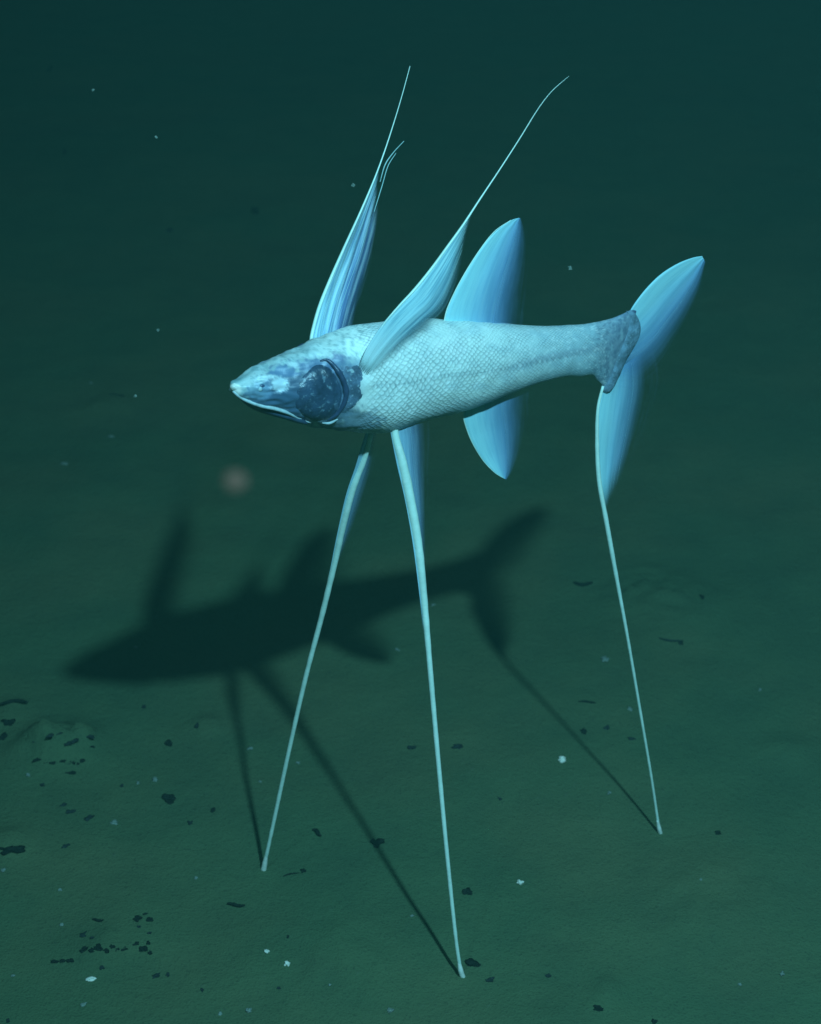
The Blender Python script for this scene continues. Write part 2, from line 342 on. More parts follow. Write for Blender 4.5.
def build_body():
    arc = [0.0]; pc = body_at(0)[0]
    for i in range(1, 301):
        c, h, w = body_at(i / 300); ls = .0036 * max(.25, (h.length / .040)) ** .6
        arc.append(arc[-1] + (c - pc).length / ls); pc = c
    NS, NA = 300, 120
    V, F, U, C, SCL, DK = [], [], [], [], [], []
    for i in range(NS + 1):
        t = i / NS
        for k in range(NA):
            a = 2 * math.pi * k / NA
            P = body_pt(t, a)
            Pm = Vector((P.x, -abs(P.y), P.z)); x, y = proj_px(Pm)
            z = math.cos(a); d = Vector((x, y, 0))
            nz = noise.noise(Vector((x * .06, y * .11, 0))); nf = noise.noise(Vector((x * .22, y * .25, 5))); nq = noise.noise(Vector((x * .5, y * .5, 9)))
            c = (.80, .87, .82)
            c = mixc(c, (.50, .62, .66), smooth(-.2, .6, nz) * .5)
            c = mixc(c, (.24, .36, .42), smooth(-.30, -.85, z) * .85)                              # dusky belly, with underside shade painted in
            c = mixc(c, (.34, .52, .62), smooth(470, 600, x) * .7)                             # bluer towards the tail
            c = mixc(c, (.17, .23, .34), smooth(585, 618, x) * .75)
            c = mixc(c, (.30, .37, .46), smooth(.2, .0, abs(z + .02 + (x - 450) * -.0012)) * smooth(480, 540, x) * .55)
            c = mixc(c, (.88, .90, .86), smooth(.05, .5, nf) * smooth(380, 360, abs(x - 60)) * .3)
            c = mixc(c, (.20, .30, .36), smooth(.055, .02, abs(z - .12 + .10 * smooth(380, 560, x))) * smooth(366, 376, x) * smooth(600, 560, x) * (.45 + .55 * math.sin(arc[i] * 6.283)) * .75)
            c = mixc(c, (.92, .94, .88), smooth(1.1, .3, math.hypot((x - 362) / 22, (y - 342) / 13) + .4 * nf) * .8)  # whitish highlight on the shoulder, painted into the skin colour
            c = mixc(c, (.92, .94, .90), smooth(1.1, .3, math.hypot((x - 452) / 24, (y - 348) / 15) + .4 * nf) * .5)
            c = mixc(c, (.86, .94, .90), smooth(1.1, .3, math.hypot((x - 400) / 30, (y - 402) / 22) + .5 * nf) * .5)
            c = mixc(c, (.10, .15, .24), smooth(-.15, .35, nf + .6 * nq) * smooth(580, 606, x) * .55); c = mixc(c, (.42, .56, .62), smooth(.1, .4, noise.noise(Vector((x * .3, y * .3, 20)))) * smooth(585, 606, x) * .5)
            # tail root: dark margin
            te = smooth(.955, .985, t)
            c = mixc(c, (.07, .10, .19), te * .85)
            dk = 0.0
            # head
            head = smooth(372, 345, x + .25 * (y - 380))
            c = mixc(c, (.34, .50, .54), smooth(350, 300, x) * .55)
            c = mixc(c, (.16, .30, .33), smooth(.0, .45, nf + .5 * nq) * head * .55)
            c = mixc(c, (.13, .27, .29), smooth(8, -1, y - (384 - (x - 232) * .78)) * smooth(275, 258, x) * .8)
            # dusky cheek and snout patches
            def blot(cx, cy, rx, ry, cc, am, wob=.35):
                nonlocal c, dk
                q = math.hypot((x - cx) / rx, (y - cy) / ry) + wob * nf + .18 * nq
                f = smooth(1.28, .62, q) * am
                c = mixc(c, cc, f); dk = max(dk, f)
            blot(300, 396, 42, 30, (.05, .09, .165), .94)
            blot(332, 392, 26, 33, (.045, .085, .15), .95, .15)
            blot(272, 400, 34, 13, (.06, .12, .20), .95)
            blot(284, 372, 14, 6, (.13, .22, .36), .9, .6)
            blot(268, 388, 5, 9, (.12, .20, .34), .8)
            blot(259, 391, 13, 9, (.20, .34, .46), .7)
            blot(322, 366, 30, 8, (.10, .17, .30), .85, .7)
            blot(338, 362, 8, 9, (.08, .12, .25), .9, .5)
            blot(352, 366, 18, 8, (.20, .30, .40), .7, .8)
            blot(358, 420, 26, 11, (.14, .22, .30), .8, .6)
            blot(330, 434, 30, 9, (.07, .11, .16), .9)
            blot(256, 409, 20, 6, (.08, .13, .20), .8)
            if x < 300 and y > 402: c = mixc(c, (.06, .10, .16), smooth(402, 410, y - (x - 250) * .22) * .9); dk = max(dk, .8 * smooth(402, 410, y - (x - 250) * .22))
            # pale cheek plates
            q = math.hypot((x - 280) / 9, (y - 384) / 8)
            c = mixc(c, (.62, .74, .80), smooth(1.2, .7, q + .4 * nq) * .85)
            q = math.hypot((x - 293) / 6, (y - 365) / 3)
            c = mixc(c, (.75, .85, .85), smooth(1.2, .7, q + .3 * nq) * .7)
            q = math.hypot((x - 236) / 6, (y - 389) / 6)
            c = mixc(c, (.85, .86, .78), smooth(1.2, .6, q) * .9)
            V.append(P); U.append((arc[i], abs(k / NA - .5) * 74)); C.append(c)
            sc = smooth(362, 384, x + .3 * (390 - y) * (1 if y < 390 else -1)) * (1 - smooth(596, 620, x)) + (smooth(345, 335, y + (x - 310) * .33) * .4 if x < 372 else 0)
            SCL.append(max(0, min(1, sc))); DK.append(dk)
    for i in range(NS):
        for k in range(NA):
            a0 = i * NA + k; b0 = i * NA + (k + 1) % NA
            F.append((a0, a0 + NA, b0 + NA, b0))
    # wrinkled cheek and slight lumps as real relief on the head
    for j, P in enumerate(V):
        x = P.x
        hd = smooth(-.04, -.10, x); n = noise.noise(P * 90) * (.0005 + .0012 * hd) + noise.noise(P * 30) * .0008 + noise.noise(Vector((P.x * 160, P.y * 160, P.z * 420))) * .0009 * hd
        c, h, w = body_at(j // NA / NS); d = (P - c)
        if d.length > 1e-5: V[j] = P + d.normalized() * n * min(1, w / .01)
    F.append(tuple(range(NA))); F.append(tuple(NS * NA + k for k in range(NA - 1, -1, -1)))
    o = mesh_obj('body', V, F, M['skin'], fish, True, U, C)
    for nm, dat in (('scaly', SCL), ('darkness', DK)):
        a = o.data.attributes.new(nm, 'FLOAT', 'POINT'); a.data.foreach_set('value', dat)
    return o
body = build_body()

def shell(name, outline, material, parent, lift=.0016, ridge=0, side=-1, nr=9, na=48, ctr=None, soft=.6):
    """a domed plate on the flank whose rim follows the closed pixel outline"""
    pts = outline + [outline[0]]
    cx = sum(p[0] for p in outline) / len(outline); cy = sum(p[1] for p in outline) / len(outline)
    if ctr: cx, cy = ctr
    V, F = [], []
    rim = [spl([Vector((p[0], p[1], 0)) for p in pts], k / na) for k in range(na)]
    rimw = [flank(q.x, q.y, -.0006, side) for q in rim]
    V.append(None)
    for r in range(1, nr + 1):
        f = r / nr
        for k in range(na):
            q = rim[k]; x = cx + (q.x - cx) * f; y = cy + (q.y - cy) * f
            o = lift * (1 - f ** 4) ** soft - (.0006 if r == nr else 0)
            if ridge: o += .0004 * math.sin(ridge * (math.hypot(x - cx + 14, (y - cy) * .6))) * (1 - f ** 6)
            P = flank(x, y, 0, side); 
            c0 = Vector((P.x, -.0 if True else 0, P.z)); P = P + Vector((0, (o if side > 0 else -o), 0))
            V.append(P)
    P = flank(cx, cy, 0, side); V[0] = P + Vector((0, lift * side, 0))
    for k in range(na): F.append((0, 1 + k, 1 + (k + 1) % na) if side > 0 else (0, 1 + (k + 1) % na, 1 + k))
    for r in range(nr - 1):
        for k in range(na):
            a0 = 1 + r * na + k; b0 = 1 + r * na + (k + 1) % na
            F.append((a0, a0 + na, b0 + na, b0) if side > 0 else (a0, b0, b0 + na, a0 + na))
    return mesh_obj(name, V, F, material, parent)
for side in (-1, 1):
    shell('gill_membrane', [(338, 361), (350, 359), (358, 363), (364, 374), (365, 388), (362, 400), (355, 408), (345, 413), (336, 414), (340, 400), (345, 386), (342, 372)], M['gill_back'], fish, .0007, 0, side)
    for aw in (0,):
        arcp = [(320, 361), (327, 360), (335, 367), (342, 378), (346, 391), (344, 403), (337, 414), (327, 421)]
        P = [flank(*spl([Vector((a, b, 0)) for a, b in arcp], i / 40).xy, .0006, side) for i in range(41)]
        Vg, Fg, Ug = tube(P, [.0002 + .0018 * math.sin((i + .5) / 41 * math.pi) ** .6 * (1 + .3 * noise.noise(Vector((i * .3, 1, 1)))) for i in range(41)], 8)
        mesh_obj('gill_rim', Vg, Fg, M['gill_rim'], fish)
    g = shell('gill_cover', [(304, 376), (315, 366), (326, 366), (335, 374), (341, 386), (342, 399), (337, 412), (326, 421), (312, 421), (300, 414), (294, 402), (296, 388)], M['gill'], fish, .0018, .55, side, 14, 60)
    # lower jaw, pale lip line, tip of the snout
    lipx = [(233, 391), (240, 397), (250, 402), (262, 406), (276, 409), (288, 413), (300, 419), (311, 423)]
    P = [flank(*spl([Vector((a, b, 0)) for a, b in lipx], i / 30).xy, .0004, side) for i in range(31)]
    V, F, U = tube(P, [.0009 + .0004 * math.sin(i / 30 * math.pi) - (.0006 * smooth(18, 30, i)) for i in range(31)], 8)
    mesh_obj('lip', V, F, M['lip'], fish)
    lj = [(322, 423), (330, 423), (338, 419)]
    P = [flank(*spl([Vector((a, b, 0)) for a, b in lj], i / 10).xy, .0022, side) for i in range(11)]
    V, F, U = tube(P, [.0009 * math.sin((i + .6) / 11.2 * math.pi) + .0001 for i in range(11)], 6)
    mesh_obj('gill_ray', V, F, M['lip'], fish)
    for (ex, ey, rr, mt, nm, ou) in ((262, 388, .0030, M['eye_ring'], 'eye_socket', -.0016), (260.5, 389, .0017, M['eye'], 'eye', -.0002)):
        Q = flank(ex, ey, ou, side); bm = bmesh.new(); bmesh.ops.create_uvsphere(bm, u_segments=20, v_segments=12, radius=rr)
        for v in bm.verts: v.co = Vector((v.co.x, v.co.y * .55, v.co.z)) + Q
        me = bpy.data.meshes.new(nm); bm.to_mesh(me); bm.free(); me.materials.append(mt)
        me.polygons.foreach_set('use_smooth', [True] * len(me.polygons)); link(bpy.data.objects.new(nm, me), fish)
# snout tip, a small pale knob
c0, h0, w0 = body_at(.04)
bm = bmesh.new(); bmesh.ops.create_icosphere(bm, subdivisions=3, radius=.0030)
for v in bm.verts: v.co = Vector((v.co.x * 1.1, v.co.y * .95, v.co.z * .95)) * (1 + .15 * noise.noise(v.co * 500)) + at(235.0, 386.5, -.0012)
me = bpy.data.meshes.new('snout_tip'); bm.to_mesh(me); bm.free(); me.materials.append(M['snout']); me.polygons.foreach_set('use_smooth', [True] * len(me.polygons))
link(bpy.data.objects.new('snout_tip', me), fish)
# lower jaw under the lip
V, F = [], []
jt = [(236, 393), (247, 400), (262, 405), (278, 409), (292, 413), (306, 417)]
for side in (0,):
    n = 30
    P = []
    for i in range(n + 1):
        q = spl([Vector((a, b, 0)) for a, b in jt], i / n); P.append(at(q.x, q.y + 1.5, 0))
    seg = 20
    for i, p in enumerate(P):
        w = body_at(.02 + .24 * i / n)[2] * .86 * smooth(-3, 8, i) * (1 - .5 * smooth(24, 30, i)); hh = .0042 * smooth(-4, 10, i) * (1 - .6 * smooth(22, 30, i))
        for k in range(seg):
            a = 2 * math.pi * k / seg; V.append(p + Vector((0, w * math.cos(a), hh * math.sin(a))))
    for i in range(n):
        for k in range(seg):
            a0 = i * seg + k; b0 = i * seg + (k + 1) % seg; F.append((a0, b0, b0 + seg, a0 + seg))
    F.append(tuple(range(seg - 1, -1, -1))); F.append(tuple(n * seg + k for k in range(seg)))
mesh_obj('lower_jaw', V, F, M['jaw'], fish)

# dark ridged margin where the tail fin leaves the body
def plate(name, outline, material, th, n=64, rings=5):
    pts = outline + [outline[0]]
    cx = sum(p[0] for p in outline) / len(outline); cy = sum(p[1] for p in outline) / len(outline)
    V, F = [], []
    rim = [spl([Vector((p[0], p[1], 0)) for p in pts], k / n) for k in range(n)]
    half = n // 2
    # sweep across the narrow way: pair rim points k and n-k
    m = rings * 2
    for j in range(half + 1):
        a, b = rim[j % n], rim[(n - j) % n]
        for r in range(m):
            ang = math.pi * 2 * r / m; q = a.lerp(b, .5 - .5 * math.cos(ang))
            V.append(at(q.x, q.y, 0) + Vector((0, th * math.sin(ang) * math.sin(math.pi * (j + .4) / (half + .8)) ** .4 * (1 + .35 * noise.noise(Vector((j * .6, r, 2)))), 0)))
    for j in range(half):
        for r in range(m):
            a0 = j * m + r; b0 = j * m + (r + 1) % m; F.append((a0, b0, b0 + m, a0 + m))
    return mesh_obj(name, V, F, material, fish)
plate('tail_root', [(626, 311), (634, 312), (640, 323), (640, 335), (634, 347), (627, 358), (621, 372), (614, 386), (606, 393), (602, 389), (606, 377), (611, 363), (617, 348), (624, 334), (627, 321)], M['root'], .0030)

# --- fins
def v3(pts):  # (px, py, v) list -> local Vectors
    return [at(*p) for p in pts]
def fin(name, lead, trail, material, nu=18, nv=40, camber=.002, wav=.0002, thick=.0005, rays=0, rr=.00035, rmat=None, rlen=1.0, rphase=0):
    """membrane between a leading and a trailing edge, both running base -> tip"""
    A, B = v3(lead), v3(trail)
    def sp(u, v):
        a, b = spl(A, v), spl(B, v); p = a.lerp(b, u)
        p.y += camber * math.sin(math.pi * u) * math.sin(math.pi * min(1, v * .9 + .1)) + wav * math.sin(u * 26 + v * 3) * smooth(0, .3, u)
        return p
    V, U, F = [], [], []
    for s in (0, 1):
        for j in range(nv + 1):
            for i in range(nu + 1):
                u, v = i / nu, j / nv; p = sp(u, v); th = thick * (1 - .7 * u) * (1 - .6 * v)
                V.append(p + Vector((0, th * (s - .5), 0))); U.append((u, v))
    n = (nu + 1) * (nv + 1)
    for j in range(nv):
        for i in range(nu):
            a0 = j * (nu + 1) + i
            F.append((a0, a0 + 1, a0 + nu + 2, a0 + nu + 1)); F.append((n + a0, n + a0 + nu + 1, n + a0 + nu + 2, n + a0 + 1))
    for j in range(nv):
        for i in (0, nu):
            a0 = j * (nu + 1) + i; b0 = a0 + nu + 1
            F.append((a0, b0, n + b0, n + a0) if i == 0 else (a0, n + a0, n + b0, b0))
    o = mesh_obj(name, V, F, material, fish, True, U)
    for r in range(rays):
        u0 = (r + .35) / rays * .6; L = rlen * (1 - .35 * u0)
        P = []
        for k in range(25):
            t = k / 24; v = .02 + L * t * .97
            P.append(sp(min(.97, u0 * (1 + .12 * t)), min(1, v)))
        Vv, Ff, Uu = tube(P, [rr * (1 - .75 * k / 24) for k in range(25)], 6)
        mesh_obj('fin_ray', Vv, Ff, rmat or M['ray'], o)
    return o, sp
def ray_tube(name, pts, rad, parent, m=None, seg=10, n=70, lumps=0.0):
    P = v3(pts); Q = [spl(P, i / n) for i in range(n + 1)]
    rd = []
    for i in range(n + 1):
        t = i / n * (len(rad) - 1); k = min(len(rad) - 2, int(t)); rd.append(lerp(rad[k], rad[k + 1], t - k) * (1 + lumps * noise.noise(Vector((i * .45, 0, 3)))))
    V, F, U = tube(Q, rd, seg); return mesh_obj(name, V, F, m or M['leg'], parent), Q
PX = .00068       # one pixel at the fish, in metres

dorsal, _ = fin('dorsal_fin', [(444, 322, 0), (448, 307, 0), (460, 282, .000), (477, 254, .001), (494, 233, .002), (510, 221, .003), (518, 218, .003)],
    [(526, 328, 0), (528, 312, 0), (529, 292, 0), (531, 268, .001), (530, 245, .002), (526, 228, .003), (521, 218, .003)], M['fin'], rays=8, rr=.00011, rlen=.9)
ray_tube('fin_spine', [(444, 322, 0), (448, 307, 0), (460, 282, 0), (477, 254, .001), (494, 232, .002), (511, 220, .003)], [.0005, .0004, .0003, .0002], dorsal)
anal, _ = fin('anal_fin', [(464, 408, 0), (464, 420, 0), (471, 440, .001), (482, 459, .002), (494, 472, .002), (503, 478, .003)],
    [(533, 384, 0), (532, 400, 0), (530, 425, .001), (524, 450, .002), (515, 470, .003), (507, 480, .003)], M['fin'], rays=7, rr=.00011, rlen=.9)
ray_tube('fin_spine', [(464, 410, 0), (464, 420, 0), (471, 440, .001), (482, 459, .002), (494, 472, .002), (503, 478, .003)], [.0005, .0004, .0003, .0002], anal)

# tail: upper and lower lobe
tail_up, _ = fin('tail_fin_lobe', [(628, 316, 0), (633, 306, 0), (645, 290, 0), (660, 275, .001), (677, 264, .002), (692, 258, .003), (702, 256, .003)],
    [(612, 390, 0), (634, 392, 0), (658, 374, 0), (675, 348, .001), (690, 320, .002), (701, 292, .003), (706, 263, .003)], M['fin'], rays=9, rr=.00011, rlen=.92, nu=24)
tail_up['label'] = 'broad upper lobe of the tail fin'
tail_low, _ = fin('tail_fin_lobe', [(606, 378, .0008), (599, 405, .0004), (597, 430, -.001), (597, 460, -.002), (600, 490, -.004), (605, 520, -.006)],
    [(654, 345, .0008), (662, 374, .0008), (654, 410, .0006), (641, 448, -.001), (627, 486, -.003), (613, 526, -.006)], M['fin_low'], rays=7, rr=.00011, rlen=.95, nu=24)
tail_low['label'] = 'narrow lower lobe of the tail fin above the long ray'
tail_leg, Q = ray_tube('tail_ray', [(603, 386, 0), (598, 408, 0), (597, 440, -.001), (599, 480, -.003), (606, 520, -.006), (616, 575, -.008), (628, 640, -.011), (640, 710, -.014), (651, 775, -.017), (658, 822, -.019), (660, 834, -.0195)],
    [.0010, .0016, .0019, .0019, .0016, .0013, .0012, .00115, .0011, .0011, .0012], fish, n=110, lumps=.12)
ray_tube('ray_tip', [(657.5, 820, -.019), (659, 828, -.0192), (661, 835, -.0195)], [.0010, .0019, .0017], tail_leg, M['tip'], n=12)

# pelvic fins with the two long front rays
def pelvic(lead, trail, path, rad, tip, tiprad, nv=40):
    o, sp = fin('pelvic_fin', lead, trail, M['pelvic'], rays=4, rr=.00013, rlen=.9, camber=.001, nu=14, nv=nv)
    l, Q = ray_tube('pelvic_ray', path, rad, o, n=120, lumps=.10)
    ray_tube('ray_tip', tip, tiprad, l, M['tip'], n=14)
    return o
def vv(py, y0, y1, v0, v1): return v0 + (v1 - v0) * (py - y0) / (y1 - y0)
N0 = lambda x, y: (x, y, vv(y, 430, 978, -.012, -.0688))
near_path = [N0(393, 422), N0(396, 440), N0(402, 462), N0(410, 500), N0(418, 545), N0(424, 600), N0(431, 680), N0(439, 770), N0(448, 865), N0(456, 940), N0(460.5, 970)]
pelvic([N0(389, 424), N0(392, 440), N0(397, 465), N0(405, 500), N0(413, 545), N0(420, 600), N0(424, 640)],
       [N0(430, 420), N0(431, 440), N0(430, 470), N0(429, 510), N0(428, 550), N0(428, 600), N0(427, 640)], near_path,
       [.0026, .0036, .0033, .0026, .0021, .0019, .0018, .0017, .0016, .0015, .0014], [N0(459, 962), N0(461, 972), N0(464, 979), N0(467, 981)], [.0012, .0021, .0020, .0012])
F0 = lambda x, y: (x, y, vv(y, 435, 870, .010, .129))
far_path = [F0(371, 432), F0(368, 446), F0(363, 462), F0(353, 488), F0(343, 525), F0(334, 565), F0(322, 615), F0(305, 680), F0(288, 755), F0(273, 825), F0(265, 862)]
pelvic([F0(366, 432), F0(361, 448), F0(355, 468), F0(346, 495), F0(338, 530), F0(331, 565), F0(325, 595)],
       [F0(382, 430), F0(377, 450), F0(374, 470), F0(366, 498), F0(353, 535), F0(340, 570), F0(328, 600)], far_path,
       [.0018, .0024, .0026, .0023, .0021, .0019, .0018, .0017, .0017, .0016, .0015], [F0(266.5, 854), F0(265, 862), F0(263.5, 870)], [.0012, .0021, .0024])

# pectoral fins
pf, _ = fin('pectoral_fin', [(311, 346, .020), (312, 334, .022), (319, 308, .027), (330, 280, .032), (345, 246, .038), (360, 213, .043), (373, 182, .048), (383, 155, .052)],
    [(352, 336, .016), (357, 320, .020), (365, 292, .034), (373, 262, .046), (378, 235, .055), (382, 208, .060), (386, 182, .060), (388, 158, .056)], M['pec_far'], rays=9, rr=.00025, rlen=.95, nu=24, camber=.003, wav=.0008)
ray_tube('long_fin_ray', [(311, 344, .020), (312, 334, .022), (319, 308, .027), (330, 280, .032), (345, 246, .038), (360, 213, .043), (374, 180, .048), (385, 150, .052), (395, 119, .057), (403, 92, .061), (410, 66, .065)],
    [.0012, .0012, .0010, .0008, .0006, .00042, .0003, .0002], pf)
ray_tube('split_fin_ray', [(380, 182, .049), (385, 165, .051), (393, 153, .053), (404, 141, .055)], [.0002, .0004, .0003, .0002], pf, M['ray'])
ray_tube('split_fin_ray', [(374, 212, .046), (382, 186, .049), (388, 166, .051), (396, 153, .053)], [.0002, .0003, .0003, .0002], pf, M['ray'])
def nb(x, y, o):   # base spots of the near fin hug the flank
    Q = flank(x, y, o); return (x, y, Q.y)
pn, _ = fin('pectoral_fin', [(358, 369, -.0243), (368, 346, -.0255), (385, 321, -.0270), (400, 305, -.0278), (415, 290, -.028), (432, 269, -.029), (448, 247, -.030), (462, 227, -.030), (478, 202, -.031)],
    [(370, 382, -.0236), (387, 366, -.0252), (407, 348, -.0262), (428, 330, -.0265), (447, 312, -.0270), (457, 288, -.028), (464, 262, -.029), (471, 236, -.030), (482, 203, -.031)], M['pec_near'], rays=7, rr=.00022, rlen=.95, nu=22, nv=60, camber=-.003)
ray_tube('long_fin_ray', [(372, 341, -.0250), (378, 332, -.0262), (386, 321, -.0272), (400, 305, -.0282), (415, 289, -.028), (432, 268, -.029), (448, 246, -.030), (463, 225, -.030), (480, 199, -.031), (500, 169, -.032), (520, 138, -.033), (538, 109, -.034), (552, 91, -.035), (569, 76, -.036)],
    [.0002, .0006, .0009, .0009, .0008, .0006, .00042, .00034, .00026, .00018, .00009], pn, n=90)

# ------------------------------------------------------------------ things lying on the seabed
def lump(name, px, py, w, h, m, rough=.35, tall=.5, rot=0.0, shape='chip', seed=0, floor=None):
    """an uneven crumb: w, h in pixels of the photograph at that spot"""
    Q = ground_at(px, py); D = (Q - CAM).dot(FW); k = D / FPX
    if shape == 'chip': w *= .82; h *= .82
    rx = w * k * .5; elev = -ray(px, py).normalized().z
    ry = max(rx * .35, h * k * .5 / max(.3, elev)) if shape == 'chip' else h * k * .5 / max(.3, elev)
    rz = min(rx, ry) * tall
    rnd = Vector((seed * 3.7 + px * .13, py * .17, seed))
    V, F = [], []
    if shape == 'twig':
        n = 14; P = []
        for i in range(n + 1):
            t = i / n * 2 - 1; x = t * rx; y = math.sin(t * 2.2 + px) * ry * .7
            P.append(Vector((x, y, rz * .8 + .0004)))
        V, F, _ = tube(P, [max(.0005, h * k * .42) * (math.cos((i / n * 2 - 1) * 1.45) ** .6 + .08) * (1 + .4 * noise.noise(rnd + Vector((i * .8, 0, 0)))) for i in range(n + 1)], 7)
    else:
        bm = bmesh.new(); bmesh.ops.create_icosphere(bm, subdivisions=3, radius=1)
        for v in bm.verts:
            d = max(.25, 1 + rough * 2.2 * noise.noise(v.co * 1.2 + rnd) + rough * .8 * noise.noise(v.co * 3.0 + rnd) + rough * .3 * noise.noise(v.co * 9 + rnd))
            v.co = Vector((v.co.x * rx * d, v.co.y * ry * d, v.co.z * rz * d))
        V = [v.co.copy() for v in bm.verts]; F = [tuple(x.index for x in f.verts) for f in bm.faces]; bm.free()
        V = [Vector((v.x, v.y, v.z + (-rz * .35 if name == 'mud_clod' else rz * .45))) for v in V]
    o = mesh_obj(name, V, F, m)
    o.location = Q; o.rotation_euler = (0, 0, rot)
    return o
def tag(o, label, cat, group=None):
    o['label'] = label; o['category'] = cat
    if group: o['group'] = group

DARK = [  # px, py, w, h, turn, shape, label
 (583, 585, 19, 4.5, -.1, 'twig', 'curved black sliver right of the shadow of the tail fin'),
 (587, 703, 18, 2.2, 0, 'twig', 'thin straight black sliver left of the rear leg, level with its middle'),
 (583, 732, 6, 5, .3, 'chip', 'small black crumb just below the thin straight sliver'),
 (607, 728, 6, 3.5, 0, 'chip', 'small dark crumb close to the rear leg on its left'),
 (671, 641, 24, 2.4, -.25, 'twig', 'faint dark twig right of the rear leg, under its upper half'),
 (681, 643, 5, 4, 0, 'chip', 'dark crumb at the right end of the faint twig'),
 (702, 597, 4, 3.5, 0, 'chip', 'lone dark crumb above and right of the faint twig'),
 (317, 834, 13, 4.5, -.5, 'twig', 'slanted black sliver between the shadow lines of the two front legs'),
 (376, 843, 12, 7.5, .2, 'chip', 'jagged black flake lying on the shadow of the nearest leg'),
 (303, 871, 6, 4, 0, 'chip', 'dark crumb to the right of the far front foot'),
 (291, 875, 17, 1.6, .35, 'twig', 'hair thin dark thread beside the crumb right of the far front foot'),
 (236, 906, 18, 4, .05, 'twig', 'stubby black stick below and left of the far front foot'),
 (288, 937, 5, 3.5, 0, 'chip', 'tiny dark crumb above the brightest pale grain at the bottom'),
 (468, 893, 10, 6, .2, 'chip', 'black crumb right of the nearest leg, above its foot'),
 (472, 964, 13, 7, -.2, 'chip', 'black flake touching the nearest foot on its right side'),
 (490, 980, 9, 4, 0, 'chip', 'dull dark crumb lower right of the nearest foot'),
 (718, 833, 6, 5, 0, 'chip', 'lone dark crumb right of the rear foot'),
 (168, 744, 9, 5.5, -.3, 'chip', 'black crumb left of the shadow of the far front leg, upper of two'),
 (169, 800, 11, 6.5, -.2, 'chip', 'black crumb left of the shadow of the far front leg, lower of two'),
 (213, 811, 6, 4.5, 0, 'chip', 'dark crumb between the lower black crumb and the far front leg'),
 (10, 851, 26, 8, .1, 'chip', 'broad dark lump at the left edge of the frame'),
 (14, 704, 28, 4, .12, 'twig', 'long dark ragged strip near the left edge, uppermost of three'),
 (8, 723, 15, 6, -.3, 'chip', 'dark ragged flake near the left edge, middle one of three'),
 (3, 738, 9, 6, 0, 'chip', 'dark flake cut by the left edge, lowest of three'),
 (98, 921, 11, 3.5, .15, 'twig', 'thin black chip above the long crumb cluster at lower left'),
 (598, 1009, 10, 5, -.2, 'chip', 'black chip in front of the small mound at the bottom edge'),
 (548, 976, 7, 3, 0, 'chip', 'faint dark crumb right of the nearest foot, half way to the mound'),
 (116, 397, 17, 3, .2, 'twig', 'dark sliver on the far seabed left of the snout'),
 (255, 211, 8, 6, .2, 'chip', 'dark spot on the far seabed above the snout'),
 (50, 70, 4, 9, 0, 'chip', 'small dark spot on the farthest seabed at top left'),
 (65, 152, 4, 5, 0, 'chip', 'faint dark spot on the far seabed under the top left one'),
 (170, 231, 6, 4, 0, 'chip', 'faint dark spot on the far seabed left of the one above the snout'),
 (654, 1022, 7, 4, 0, 'chip', 'dark crumb cut by the bottom edge of the frame'),
 (144, 707, 5, 3.5, 0, 'chip', 'tiny dark crumb in front of the shadow of the head'),
 (197, 726, 5, 6, 0, 'chip', 'faint dark crumb left of the shadow of the far front leg'),
 (632, 739, 8, 3, 0, 'chip', 'faint crumb touching the rear leg where it passes'),
 (458, 747, 12, 4, .2, 'chip', 'faint dark crumb right of the nearest leg, level with its middle'),
 (412, 748, 10, 3.5, -.1, 'chip', 'faint dark crumb left of the nearest leg, level with its middle'),
]
FAINT = {490, 548, 607, 144, 197, 632, 458, 412, 170, 65, 671}
for i, (px, py, w, h, rot, shp, lab) in enumerate(DARK):
    o = lump('dark_sliver' if shp == 'twig' else 'dark_crumb', px, py, w, h, M['faint'] if px in FAINT else M['dark'], .5, .55, rot, shp, i)
    tag(o, lab, 'sliver' if shp == 'twig' else 'crumb', 'dark scraps scattered on the seabed')
# rubble round the low mound at left
ORD = ['first', 'second', 'third', 'fourth', 'fifth', 'sixth', 'seventh', 'eighth', 'ninth', 'tenth', 'eleventh', 'twelfth', 'thirteenth']
HX = [37, 46, 54, 63, 72, 82, 69, 77, 71, 86, 92, 30, 78]
CL = [(lambda x, y: x < 130 and y > 940, 'black crumb from the left in the long row of the lower left cluster'), (lambda x, y: x < 130, 'crumb from the left of the pair above the long row at lower left'),
      (lambda x, y: y > 940, 'black crumb from the left in the right clump of the lower left cluster'), (lambda x, y: y < 922, 'crumb from the left in the upper right trio of the lower left cluster'),
      (lambda x, y: True, 'small crumb from the left between trio and clump at lower left')]
CP = [(84, 950), (92, 951), (98, 948), (106, 951), (112, 947), (117, 950), (124, 949), (83, 935), (92, 938), (136, 944), (143, 949), (150, 953), (148, 943), (138, 919), (150, 920), (145, 914), (150, 933), (139, 927)]
def cluster_label(px, py):
    of = lambda x, y: next(k for k, (f, t) in enumerate(CL) if f(x, y))
    k = of(px, py); xs = sorted(x for x, y in CP if of(x, y) == k)
    return ORD[xs.index(px)] + ' ' + CL[k][1]
for i, (px, py, w, h) in enumerate([(37, 760, 12, 4), (46, 762, 9, 4), (54, 763, 10, 5), (63, 761, 7, 4), (72, 763, 9, 6), (82, 761, 8, 5), (69, 752, 6, 4), (77, 755, 5, 4), (71, 773, 11, 3.5), (86, 757, 5, 4), (92, 747, 6, 5), (30, 752, 7, 4), (78, 764, 6, 4)]):
    tag(lump('dark_crumb', px, py, w * .86, h * .8, M['dark'], .5, .4, random.random(), 'chip', 40 + i), ORD[sorted(HX).index(px)] + ' black crumb from the left before the low mud mound', 'crumb', 'crumbs heaped by the low mud mound')
